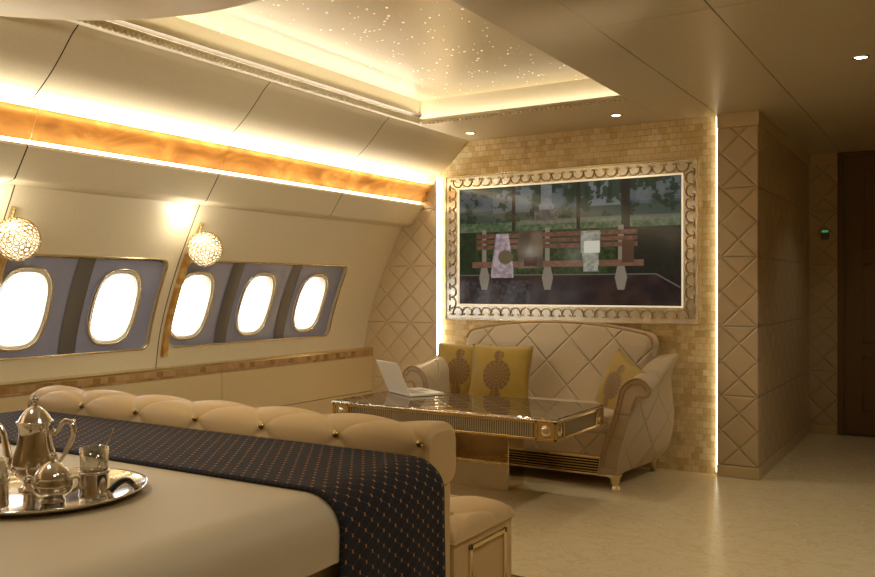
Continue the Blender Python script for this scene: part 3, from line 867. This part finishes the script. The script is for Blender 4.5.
# ------------------------------------------------------------------ tea set
TC = (-1.86, 1.245)
root = thing('serving_tray', 'round silver serving tray with dark handle lying on the bed', 'tray', (TC[0], TC[1], .651))
m = MB(); m.lathe([(.0001, .653), (.18, .653), (.197, .658), (.222, .668), (.227, .671), (.228, .668), (.2, .654), (.18, .6505), (.0001, .6505)], (TC[0]+.01, TC[1]+.005, 0), 96)
part('plate', m, 'silver', root)
def tray_handle(ang):
    pts = []
    for i in range(9):
        a = ang-.26+.52*i/8; h = .018*math.sin(PI*i/8)
        pts.append((TC[0]+.01+.197*math.cos(a), TC[1]+.005+.197*math.sin(a), .676+h))
    m = MB(); m.tube(pts, .0075, 10); hd = part('handle', m, 'black', root)
    for i in (0, 8):
        m = MB(); p = Vector(pts[i]); q = Vector((TC[0]+.01+.213*math.cos(ang-.28+.56*i/8), TC[1]+.005+.213*math.sin(ang-.28+.56*i/8), .66))
        m.tube([p, (p+q)/2+Vector((0, 0, .003)), q], .009, 8); part('handle_bracket', m, 'silver', root)
tray_handle(.36); tray_handle(PI+.36)

# coffee pot
pc = (-1.925, 1.27); zb_ = .6535
root = thing('coffee_pot', 'tall silver coffee pot with pointed lid and scrolled handle on the tray', 'coffee pot', (pc[0], pc[1], zb_))
m = MB(); m.lathe([(.0001, 0), (.036, 0), (.037, .004), (.028, .010), (.024, .016), (.034, .024), (.047, .036), (.0535, .052), (.0525, .066), (.047, .085), (.041, .105), (.037, .125), (.0355, .142), (.037, .152), (.041, .160), (.043, .164), (.041, .166), (.037, .163)], (pc[0], pc[1], zb_), 48)
body = part('body', m, 'silver', root)
m = MB(); m.lathe([(.040, .164), (.037, .170), (.031, .180), (.023, .190), (.013, .198), (.006, .202), (.0001, .203)], (pc[0], pc[1], zb_), 40); lid = part('lid', m, 'silver', root)
m = MB(); m.lathe([(.0001, .200), (.006, .203), (.004, .208), (.008, .213), (.009, .218), (.006, .223), (.003, .227), (.0001, .231)], (pc[0], pc[1], zb_), 20); part('finial', m, 'silver', lid)
rd = Vector((.8527, .5225, 0))
def off(c, h, z): return (c[0]+rd.x*h, c[1]+rd.y*h, z)
m = MB(); hp = [(.037, .135), (.045, .142), (.052, .138), (.058, .146), (.064, .158), (.075, .166), (.088, .162), (.095, .148), (.094, .13), (.086, .11), (.074, .088), (.062, .07), (.05, .062)]
m.tube([off(pc, h, zb_+z) for h, z in hp], [.005, .0065, .006, .0055, .006, .0065, .007, .007, .0065, .006, .0055, .005, .005], 10)
m.sphere(off(pc, .046, zb_+.137), .009); m.sphere(off(pc, .094, zb_+.164), .006); part('handle', m, 'silver', root)
m = MB(); sp_ = [(-.045, .05), (-.058, .06), (-.066, .08), (-.07, .105), (-.075, .13), (-.083, .15), (-.094, .16)]
m.tube([off(pc, h, zb_+z) for h, z in sp_], [.013, .0115, .010, .0085, .0075, .0065, .006], 12); part('spout', m, 'silver', root)

# sugar bowl
sc_ = (-1.775, 1.215)
root = thing('sugar_bowl', 'small squat silver sugar bowl with domed lid in front of the coffee pot', 'sugar bowl', (sc_[0], sc_[1], zb_))
m = MB(); m.lathe([(.0001, 0), (.027, 0), (.029, .004), (.022, .009), (.03, .014), (.041, .024), (.0445, .036), (.043, .048), (.039, .056), (.041, .06), (.038, .062)], (sc_[0], sc_[1], zb_), 40); part('body', m, 'silver', root)
m = MB(); m.lathe([(.040, .060), (.038, .066), (.030, .076), (.019, .086), (.008, .093), (.0001, .094)], (sc_[0], sc_[1], zb_), 36); lid = part('lid', m, 'silver', root)
m = MB(); m.lathe([(.0001, .091), (.005, .094), (.004, .098), (.008, .103), (.007, .108), (.0001, .114)], (sc_[0], sc_[1], zb_), 16); part('finial', m, 'silver', lid)
for s_ in (1, -1):
    m = MB(); m.tube([off(sc_, s_*h, zb_+z) for h, z in ((.04, .05), (.05, .057), (.06, .056), (.063, .046), (.058, .032), (.046, .024))], .004, 8); part('handle', m, 'silver', root)

# glasses in silver holders
def glass(c, label, hgt=.115):
    root = thing('glass_cup', label, 'glass', (c[0], c[1], zb_), 'glasses in silver holders')
    m = MB(); m.lathe([(.0001, .001), (.033, .001), (.034, .006), (.033, .012), (.0335, .055), (.035, .062), (.0325, .062), (.0315, .055), (.031, .012), (.0001, .010)], (c[0], c[1], zb_), 40); part('holder', m, 'silver', root)
    m = MB(); m.lathe([(.0001, .012), (.030, .012), (.0305, .06), (.0325, hgt), (.0305, hgt), (.029, .06), (.0285, .018), (.0001, .018)], (c[0], c[1], zb_), 40); part('glass', m, 'glass', root)
    return root
g1 = glass((-1.735, 1.295), 'clear glass in a silver holder with a thin stick, right of the sugar bowl')
m = MB(); m.tube([(-1.74, 1.29, zb_+.03), (-1.705, 1.325, zb_+.157)], .0013, 6)
tag(mk('stirring_stick', m, 'pgold'), 'thin stirring stick leaning in the right-hand glass', 'stick')
glass((-1.845, 1.115), 'clear glass in a silver holder at the left picture edge on the tray', .105)

# ------------------------------------------------------------------ coffee table
tx0, tx1, ty0, ty1 = -3.085, -1.702, 3.885, 4.54
root = thing('coffee_table', 'gold coffee table with mirrored lattice top and fluted crystal apron', 'coffee table', ((tx0+tx1)/2, (ty0+ty1)/2, 0))
m = MB(); m.box(tx0-.004, tx1+.004, ty0-.004, ty1+.004, .486, .5); part('tabletop', m, 'ttop', root, bevel=.005)
m = MB()
m.tube([(tx0-.003, ty0-.003, .49), (tx1+.003, ty0-.003, .49), (tx1+.003, ty1+.003, .49), (tx0-.003, ty1+.003, .49)], .0055, 6, closed=True)
q = 0
xx = tx0
for i in range(46):
    m.sphere((tx0+(tx1-tx0)*i/45, ty0-.006, .489), .006, 6, 4, (1.8, .6, .8))
for i in range(22):
    m.sphere((tx1+.006, ty0+(ty1-ty0)*i/21, .489), .006, 6, 4, (.6, 1.8, .8))
part('edge_cut_glass', m, 'silver', root)
za, zb2 = .388, .486
fr_ = MB(); g = .013
for yy in (ty0, ty1-g):
    fr_.box(tx0, tx1, yy, yy+g, zb2-g, zb2); fr_.box(tx0, tx1, yy, yy+g, za, za+g)
    for xx in (tx0, tx0+.10, tx1-.10-g, tx1-g): fr_.box(xx, xx+g, yy, yy+g, za, zb2)
    fr_.box(tx0+.122, tx0+.128, yy+.002, yy+g, za, zb2); fr_.box(tx1-.135, tx1-.129, yy+.002, yy+g, za, zb2)
for xx in (tx0, tx1-g):
    fr_.box(xx, xx+g, ty0, ty1, zb2-g, zb2); fr_.box(xx, xx+g, ty0, ty1, za, za+g)
    for yy in (ty0+.10, ty1-.10-g): fr_.box(xx, xx+g, yy, yy+g, za, zb2)
part('apron_frame', fr_, 'gold', root, bevel=.002)
for yy in (ty0+.006, ty1-.01):
    m = MB(); m.box(tx0+.11, tx1-.11, yy, yy+.004, za+g, zb2-g); part('fluted_panel', m, 'flX', root)
for xx in (tx0+.006, tx1-.010):
    m = MB(); m.box(xx, xx+.004, ty0+.11, ty1-.11, za+g, zb2-g); part('fluted_panel', m, 'flY', root)
for cx_, cy_ in ((tx0, ty0), (tx1, ty0), (tx0, ty1), (tx1, ty1)):
    m = MB(); sx = 1 if cx_ == tx0 else -1; sy = 1 if cy_ == ty0 else -1
    xa, xb = sorted((cx_+sx*.007, cx_+sx*.10)); ya, yb_ = sorted((cy_+sy*.007, cy_+sy*.10))
    m.box(xa, xb, ya, yb_, za+g, zb2-g); blk = part('corner_block', m, 'mirror', root)
    m = MB(); m.sphere((cx_+sx*.0565, cy_+sy*.006, .437), .029, 16, 10, (1, .35, 1)); m.sphere((cx_+sx*.006, cy_+sy*.0565, .437), .029, 16, 10, (.35, 1, 1)); part('crystal_boss', m, 'crystal', blk)
m = MB(); m.box(tx0+.01, tx1-.01, ty0+.012, ty1-.012, .395, .402); part('underside', m, 'panel', root)
# pedestal
px0, px1, py0, py1 = -2.62, -2.19, 4.333, 4.525
ped = MB(); ped.box(px0, px1, py0+.17, py1, 0, .395); pd = part('pedestal', ped, 'panel', root, bevel=.003)
m = MB(); m.box(px1, px1+.004, py0, py1, .0, .388); part('mirror_side', m, 'mirror', pd)
m = MB(); m.box(px0-.004, px0, py0, py1, .0, .388); part('mirror_side', m, 'mirror', pd)
m = MB()
def tf(u, v):
    x = px0+(px1-px0)*u; z = .155+.235*v
    s_ = (x+2.40)/.3+(z-.32)/.24; t_ = (x+2.40)/.3-(z-.32)/.24
    a2 = abs(math.sin(PI*s_)); b2 = abs(math.sin(PI*t_))
    return (x, py0+.17-.004-.022*(min(a2, b2)**.6), z)
m.grid(tf, 80, 40); tp_ = part('tufted_panel', m, 'bed', pd)
m = MB(); m.sphere((-2.40, py0+.16, .32), .009, 10, 8); part('button', m, 'gold', tp_)
m = MB(); m.box(px0, px1, py0-.0, py0+.17, .148, .158); part('onyx_shelf', m, 'onyx3', pd)
m = MB(); m.box(px0, px1, py0-.003, py0+.004, .140, .149); part('gold_edge', m, 'gold', pd, bevel=.002)
m = MB(); m.box(px0, px1, py0, py0+.17, 0, .148); part('plinth', m, 'panel', pd, bevel=.003)

# laptop
lp = (-2.915, 4.31); d1_ = Vector((.86, -.51, 0)); d2_ = Vector((.51, .86, 0))
root = thing('laptop', 'open white laptop on the coffee table, lid back toward the bed', 'laptop', (lp[0], lp[1], .501))
m = MB(); m.box(-.152, .160, 0, .225, .002, .016); mt = Matrix.Translation((lp[0], lp[1], .5)) @ Matrix.Rotation(math.atan2(d1_.y, d1_.x), 4, 'Z'); m.xf(mt)
bs = part('base', m, 'laptop', root, bevel=.003)
m = MB(); m.box(-.13, .13, .03, .115, .016, .0172); m.xf(mt); part('keyboard', m, 'laptopkey', bs)
m = MB(); m.box(-.04, .04, .135, .185, .016, .0168); m.xf(mt); part('trackpad', m, 'laptopkey', bs)
m = MB(); m.box(-.152, .152, -.004, .003, 0, .205); mt2 = mt @ Matrix.Translation((0, .0, .016)) @ Matrix.Rotation(math.radians(24), 4, 'X')
m.xf(mt2); ld = part('lid', m, 'laptop', root, bevel=.0025)
m = MB(); m.box(-.14, .14, .003, .0036, .012, .193); m.xf(mt2); part('display', m, 'black', ld)

# ------------------------------------------------------------------ sofa
SXC = -2.30
root = thing('sofa', 'two-seat cream quilted leather sofa with rolled arms below the television', 'sofa', (SXC, 5.0, 0))
# back: arched
def top(x):
    t = (x-SXC)/.66; return .925-.085*abs(t)**2.6
def backloop(x, f=1.0):
    return None
m = MB()
bx0_, bx1_ = -2.955, -1.625
# outline of back front face in XZ (arched with rounded top corners)
out = []
for i in range(161):
    x = bx0_+(bx1_-bx0_)*i/160; t = (x-(bx0_+bx1_)/2)/((bx1_-bx0_)/2)
    z = .925-.075*abs(t)**2.2
    e = min(x-bx0_, bx1_-x); rr = .05
    if e < rr: z -= rr-math.sqrt(max(0, rr*rr-(rr-e)**2))
    out.append((x, z))
loop = [(bx0_+.02, .3)]+out+[(bx1_-.02, .3)]
def offl(s, dy, zo=0): 
    cx_ = (bx0_+bx1_)/2; cz_ = .6
    return [(cx_+(x-cx_)*s, 5.13+dy+max(0, z-.5)*.22, cz_+(z-cz_)*s+zo) for x, z in loop]
m.loft([offl(.93, -.012), offl(.965, -.008), offl(.985, .004), offl(1.0, .03), offl(1.0, .10), offl(.98, .125)], True, True)
bk = part('backrest', m, 'sofaq', root)
m = MB(); m.tube([(p[0], p[1]-.002, p[2]) for p in offl(.985, .004)[1:-1]], .011, 8); part('piping', m, 'pipe', bk)
# arms: closed section (x,z) relative to centre, right arm; front->back
def arm_sec(t):
    # t 0 front .. 1 back
    F_ = [(.52, .08), (.54, .22), (.60, .38), (.63, .50), (.650, .575), (.695, .622), (.745, .638), (.79, .622), (.818, .585), (.812, .552), (.785, .535), (.752, .540), (.735, .520), (.712, .46), (.685, .36), (.65, .24), (.63, .14), (.622, .08)]
    B_ = [(.555, .08), (.56, .22), (.59, .38), (.60, .52), (.61, .64), (.635, .69), (.67, .72), (.725, .732), (.785, .738), (.797, .722), (.775, .68), (.755, .62), (.752, .55), (.762, .46), (.77, .36), (.76, .26), (.73, .15), (.68, .08)]
    s = t*t*(3-2*t)*.5+t*.5
    return [(a[0]+(b[0]-a[0])*s, a[1]+(b[1]-a[1])*s) for a, b in zip(F_, B_)]
def smooth_loop(pts, n=3):
    N = len(pts); outp = []
    for i in range(N):
        p0, p1, p2, p3 = pts[i-1], pts[i], pts[(i+1) % N], pts[(i+2) % N]
        if i == N-1: outp.append(p1); outp += [(p1[0]+(p2[0]-p1[0])*t/n, p1[1]+(p2[1]-p1[1])*t/n) for t in range(1, n)]; continue
        if i in (0, N-2): 
            outp += [(p1[0]+(p2[0]-p1[0])*t/n, p1[1]+(p2[1]-p1[1])*t/n) for t in range(n)]; continue
        for k_ in range(n):
            t = k_/n
            outp.append(tuple(.5*((2*p1[c])+(-p0[c]+p2[c])*t+(2*p0[c]-5*p1[c]+4*p2[c]-p3[c])*t*t+(-p0[c]+3*p1[c]-3*p2[c]+p3[c])*t**3) for c in (0, 1)))
    return outp
for sgn in (1, -1):
    m = MB(); loops = []
    for i in range(15):
        t = i/14; y = 4.665+(5.30-4.665)*t
        secp = smooth_loop(arm_sec(t))
        k_ = 1.0
        cx_ = sum(p[0] for p in secp)/len(secp); cz_ = sum(p[1] for p in secp)/len(secp)
        loops.append([(SXC+sgn*x, y, z) for x, z in secp])
    # rounded front: shrunken first loop
    f0 = smooth_loop(arm_sec(0)); cx_ = sum(p[0] for p in f0)/len(f0)
    m.loft(loops, True, True)
    arm = part('arm', m, 'sofaqY', root, bevel=.01)
    m = MB(); m.tube([(SXC+sgn*x, 4.662, z) for x, z in f0[:40]], .0065, 8, cap=True)
    inner = []
    for x, z in f0[2:-6]:
        inner.append((x, z))
    def inset(p, d):
        o_ = []
        for i in range(len(p)):
            a_ = Vector(p[max(i-1, 0)]); b_ = Vector(p[min(i+1, len(p)-1)]); t = (b_-a_).normalized(); o_.append((p[i][0]+t.y*d, p[i][1]-t.x*d))
        return o_
    ins = inset(f0[1:26], .026)
    m.tube([(SXC+sgn*x, 4.662, z) for x, z in ins], .0045, 8)
    part('piping', m, 'pipe', arm)
# seat
m = MB(); m.box(SXC-.59, SXC+.59, 4.69, 5.16, .30, .43); part('seat_cushion', m, 'sofaq', root, bevel=.035, seg=5)
m = MB(); m.box(SXC-.60, SXC+.60, 4.70, 5.28, .17, .31); part('seat_base', m, 'sofaq', root, bevel=.012)
m = MB(); m.tube([(SXC-.59, 4.695, .335), (SXC+.59, 4.695, .335)], .005, 8); part('piping', m, 'pipe', root)
m = MB(); m.box(SXC-.55, SXC+.55, 4.70, 4.75, .165, .175); m.box(SXC-.55, SXC+.55, 4.70, 4.75, .065, .075); m.box(SXC-.56, SXC-.55, 4.70, 4.75, .065, .175); m.box(SXC+.55, SXC+.56, 4.70, 4.75, .065, .175)
part('vent_frame', m, 'pgold', root)
m = MB(); m.box(SXC-.55, SXC+.55, 4.73, 4.74, .07, .17); gr = part('vent_grille', m, 'black', root)
for i in range(6):
    m = MB(); m.box(SXC-.55, SXC+.55, 4.703, 4.73, .081+.0155*i, .086+.0155*i); part('slat', m, 'gold', gr)
m = MB(); m.box(SXC-.58, SXC+.58, 4.76, 5.28, .06, .18); part('underframe', m, 'base', root)
for sx in (1, -1):
    for yy, inn in ((4.675, .565), (5.26, .60)):
        m = MB()
        x = SXC+sx*(inn+.04)
        loops = []
        for z, hw, dx in ((.085, .034, 0), (.072, .034, 0), (.062, .026, .002), (.045, .020, .006), (.03, .016, .008), (.014, .017, .012), (.004, .021, .016), (0, .021, .016)):
            c_ = x+sx*(dx*.8); yy2 = yy-(dx*.4)+.02
            loops.append([(c_-hw, yy2-hw, z), (c_+hw, yy2-hw, z), (c_+hw, yy2+hw, z), (c_-hw, yy2+hw, z)])
        m.loft(loops, True, True); part('leg', m, 'pgold', root, bevel=.003)

# pillows
def pillow_mesh(w=.39, t=.13):
    m = MB(); n = 26
    def side(sg):
        def f(u, v):
            a_ = 2*u-1; b_ = 2*v-1
            e = max(0, (1-a_**2))*max(0, (1-b_**2))
            th = t/2*e**.42
            sh = 1-.07*(1-abs(a_)**1.0)*abs(b_)**6*1
            sw = 1-.07*(1-abs(b_)**1.0)*abs(a_)**6
            return (a_*w/2*sw, sg*th+.004*math.sin(9*u+3*v)*e, b_*w/2*sh)
        return f
    m.grid(side(-1), n, n); m.grid(side(1), n, n)
    return m
def pillow(loc, rx, ry, rz_, label, w=.39):
    m = pillow_mesh(w)
    uvf = lambda p: (p[0]/w+.5, p[2]/w+.5)
    o = mk('throw_pillow', m, 'pillow', uvf=uvf, merge=True)
    o.rotation_euler = (rx, ry, rz_); o.location = loc
    return tag(o, label, 'pillow', 'olive gold throw pillows on the sofa')
pillow((-2.875, 5.0, .575), math.radians(-14), 0, math.radians(4), 'olive gold pillow with brown medallion against the left sofa arm, partly covered', .40)
pillow((-2.535, 4.90, .575), math.radians(-16), math.radians(0), math.radians(6), 'olive gold pillow with brown medallion overlapping the left one on the sofa', .42)
pillow((-1.745, 4.93, .55), math.radians(-16), math.radians(20), math.radians(-42), 'olive gold pillow tilted against the right sofa arm', .36)

# ------------------------------------------------------------------ sconces
def sconce(y, label):
    bx = -3.60; bz = 1.36; R = .096
    root = thing('ball_sconce', label, 'wall lamp', (XZ(1.36), y, 1.36), 'crystal ball wall lamps')
    # back bar following wall
    m = MB(); pts = [(XZ(z)+.016, y, z) for z in [1.335+.17*i/8 for i in range(9)]]
    m.tube(pts, .012, 10); part('back_bar', m, 'pgold', root)
    m = MB(); m.tube([(XZ(1.40)+.016, y, 1.40), (bx-.06, y, 1.385)], .010, 10); part('arm', m, 'pgold', root)
    # crystal ball: lattice + crystals + core
    bm = bmesh.new(); bmesh.ops.create_icosphere(bm, subdivisions=3, radius=1)
    dirs = [v.co.normalized() for v in bm.verts]; fidx = [tuple(v.index for v in f.verts) for f in bm.faces]; bm.free()
    rg = MB(); cr = MB()
    rot = Matrix.Rotation(.4, 3, 'X') @ Matrix.Rotation(.3, 3, 'Z')
    c = Vector((bx, y, bz))
    for d in dirs:
        d = rot @ d; a_ = d.orthogonal().normalized(); b_ = d.cross(a_)
        rr = .0118
        rg.tube([tuple(c+d*R*.985+(a_*math.cos(t)+b_*math.sin(t))*rr) for t in [2*PI*q/8 for q in range(8)]], .0028, 4, closed=True)
        vs = [tuple(c+d*(R+.002))]+[tuple(c+d*R*.98+(a_*math.cos(t)+b_*math.sin(t))*(rr-.001)) for t in [2*PI*q/8 for q in range(8)]]+[tuple(c+d*(R-.008))]
        cr.add(vs, [(0, 1+q, 1+(q+1) % 8) for q in range(8)]+[(9, 1+(q+1) % 8, 1+q) for q in range(8)], False)
    cr = MB(); cr.add([tuple(c+(rot @ d)*R*.97) for d in dirs], fidx, False)
    part('gold_lattice', rg, 'gold', root); part('crystal_shell', cr, 'lampcrystal', root)
    m = MB(); m.sphere(tuple(c), R*.5, 20, 12); part('bulb', m, 'lampcrystal', root)
    # onyx blade
    L = bpy.data.lights.new('sconce_light', 'POINT'); L.energy = 1.8; L.color = (1, .93, .78); L.shadow_soft_size = .04
    lo = bpy.data.objects.new('sconce_light', L); C.objects.link(lo); lo.location = (bx+.06, y-.14, bz+.13)
    return root
def blade(y, root):
    m = MB(); poly = []
    zs = [.75+.585*i/12 for i in range(13)]
    L_ = [(XZ(z)+.028, z) for z in zs]; R_ = [(XZ(z)+.001, z) for z in reversed(zs)]
    m.prism_y(L_+R_, y-.012, y+.02)
    part('onyx_blade', m, 'onyx2', root, bevel=.003)['label'] = 'slim upright amber onyx blade'
sc1 = sconce(3.40, 'crystal ball wall lamp between the two gray window bays')
sc2 = sconce(2.29, 'crystal ball wall lamp at the left picture edge')
blade(3.385, sc1)
blade(2.30, sc2)
m = MB()
for y in (1.19, 2.27, 3.35):
    m.tube([(XZ(z)+.001, y, z) for z in [.69+.91*i/12 for i in range(13)]], .0025, 6)
struct('trim_17', m, 'dark')

# ------------------------------------------------------------------ downlights and added fill spots
def downlight(x, y, label, power=30, z=H):
    if label:
        root = thing('downlight', label, 'ceiling light', (x, y, z), 'recessed ceiling downlights')
        m = MB(); m.lathe([(.026, -.002), (.030, -.006), (.036, -.004), (.038, 0), (.026, 0)], (x, y, z), 32); part('trim_ring', m, 'pgold', root)
        m = MB(); m.lathe([(.0001, -.0015), (.027, -.0015)], (x, y, z), 24); part('lens', m, 'bulb', root)
    L = bpy.data.lights.new('spot', 'SPOT'); L.energy = power; L.color = (1, .93, .78); L.spot_size = math.radians(110); L.spot_blend = .8; L.shadow_soft_size = .04
    o = bpy.data.objects.new('spot_light', L); C.objects.link(o); o.location = (x, y, z-.02)
downlight(-2.87, 5.11, 'small recessed ceiling downlight above the left side of the television', 14)
downlight(-1.815, 5.05, 'small recessed ceiling downlight above the right side of the television', 14)
downlight(-.404, 4.37, 'recessed ceiling downlight at the right picture edge', 30)
downlight(-.3, 6.4, None, 8)  # unseen spot added to brighten the corridor, no fitting
for x, y, p in ((-.4, 2.6, 34), (-.4, .8, 30), (-2.2, .9, 26), (1.0, 3.4, 22), (-.3, -.8, 20)):  # unseen spots added to fill the room with light, no fittings
    downlight(x, y, None, p, 2.15 if x < -1 else H)

def fill_spot(x, y, z, tx, ty, tz, e, ang=84):  # unseen lamp added to lift the window wall
    L = bpy.data.lights.new('fill_spot', 'SPOT'); L.energy = e; L.color = (1, .93, .78); L.spot_size = math.radians(ang); L.spot_blend = 1; L.shadow_soft_size = .12
    o = bpy.data.objects.new('wall_fill_spot', L); C.objects.link(o); o.location = (x, y, z)
    o.rotation_euler = (Vector((tx, ty, tz))-Vector((x, y, z))).to_track_quat('-Z', 'Y').to_euler()
fill_spot(-.7, 1.4, 2.0, -3.7, 2.4, 1.0, 70)
fill_spot(-.7, 3.0, 2.0, -3.7, 4.0, 1.0, 60)
def area(name, loc, rot, sx, sy, e, col=(1, .925, .77), spread=PI):
    L = bpy.data.lights.new(name, 'AREA'); L.shape = 'RECTANGLE'; L.size = sx; L.size_y = sy; L.energy = e; L.color = col; L.spread = spread
    o = bpy.data.objects.new(name, L); C.objects.link(o); o.location = loc; o.rotation_euler = rot; return o
YL = (YB+YQ)/2; LL = YQ-YB-.1
# area lights point along local -Z. size x along local X, y along local Y
area('cove_up', (-3.362, YL, 1.884), (PI, math.radians(14), 0), .03, LL, 36, (1, .925, .77))
area('cove_back', (-3.435, YL, 1.80), (0, math.radians(-84), 0), .02, LL, 13, (1, .925, .77))
# star tray
area('tray_left', (-3.0, (TY0+TY1)/2, 2.232), (PI, 0, 0), .025, TY1-TY0, 5.5)
area('tray_far', ((-3.02+TX1)/2, 4.672, 2.232), (PI, 0, 0), TX1+3.02, .05, .9)
area('tray_right', (-1.575, (TY0+TY1)/2, 2.232), (PI, 0, 0), .02, TY1-TY0, 9)

# ------------------------------------------------------------------ world, camera
w = bpy.data.worlds.new('World'); sc.world = w; w.use_nodes = True
bg = w.node_tree.nodes['Background']; bg.inputs[0].default_value = (1, .985, .96, 1); bg.inputs[1].default_value = 5.0
cam = bpy.data.cameras.new('camera'); co = bpy.data.objects.new('camera', cam); C.objects.link(co); sc.camera = co
co.location = (0, 0, 1.14); co.rotation_euler = (PI/2, 0, math.radians(31.5))
cam.sensor_width = 36; cam.lens = 860/875*36; cam.clip_start = .02
sc.view_settings.view_transform = 'Standard'; sc.view_settings.look = 'None'; sc.view_settings.gamma = 1; sc.view_settings.use_curve_mapping = False
sc.view_settings.exposure = 0.15
sc.cycles.max_bounces = 10; sc.cycles.diffuse_bounces = 5; sc.cycles.glossy_bounces = 5
sc.cycles.transmission_bounces = 8; sc.cycles.transparent_max_bounces = 8; sc.cycles.sample_clamp_indirect = 4
for o in list(bpy.data.objects):
    if '_w' in o: del o['_w']
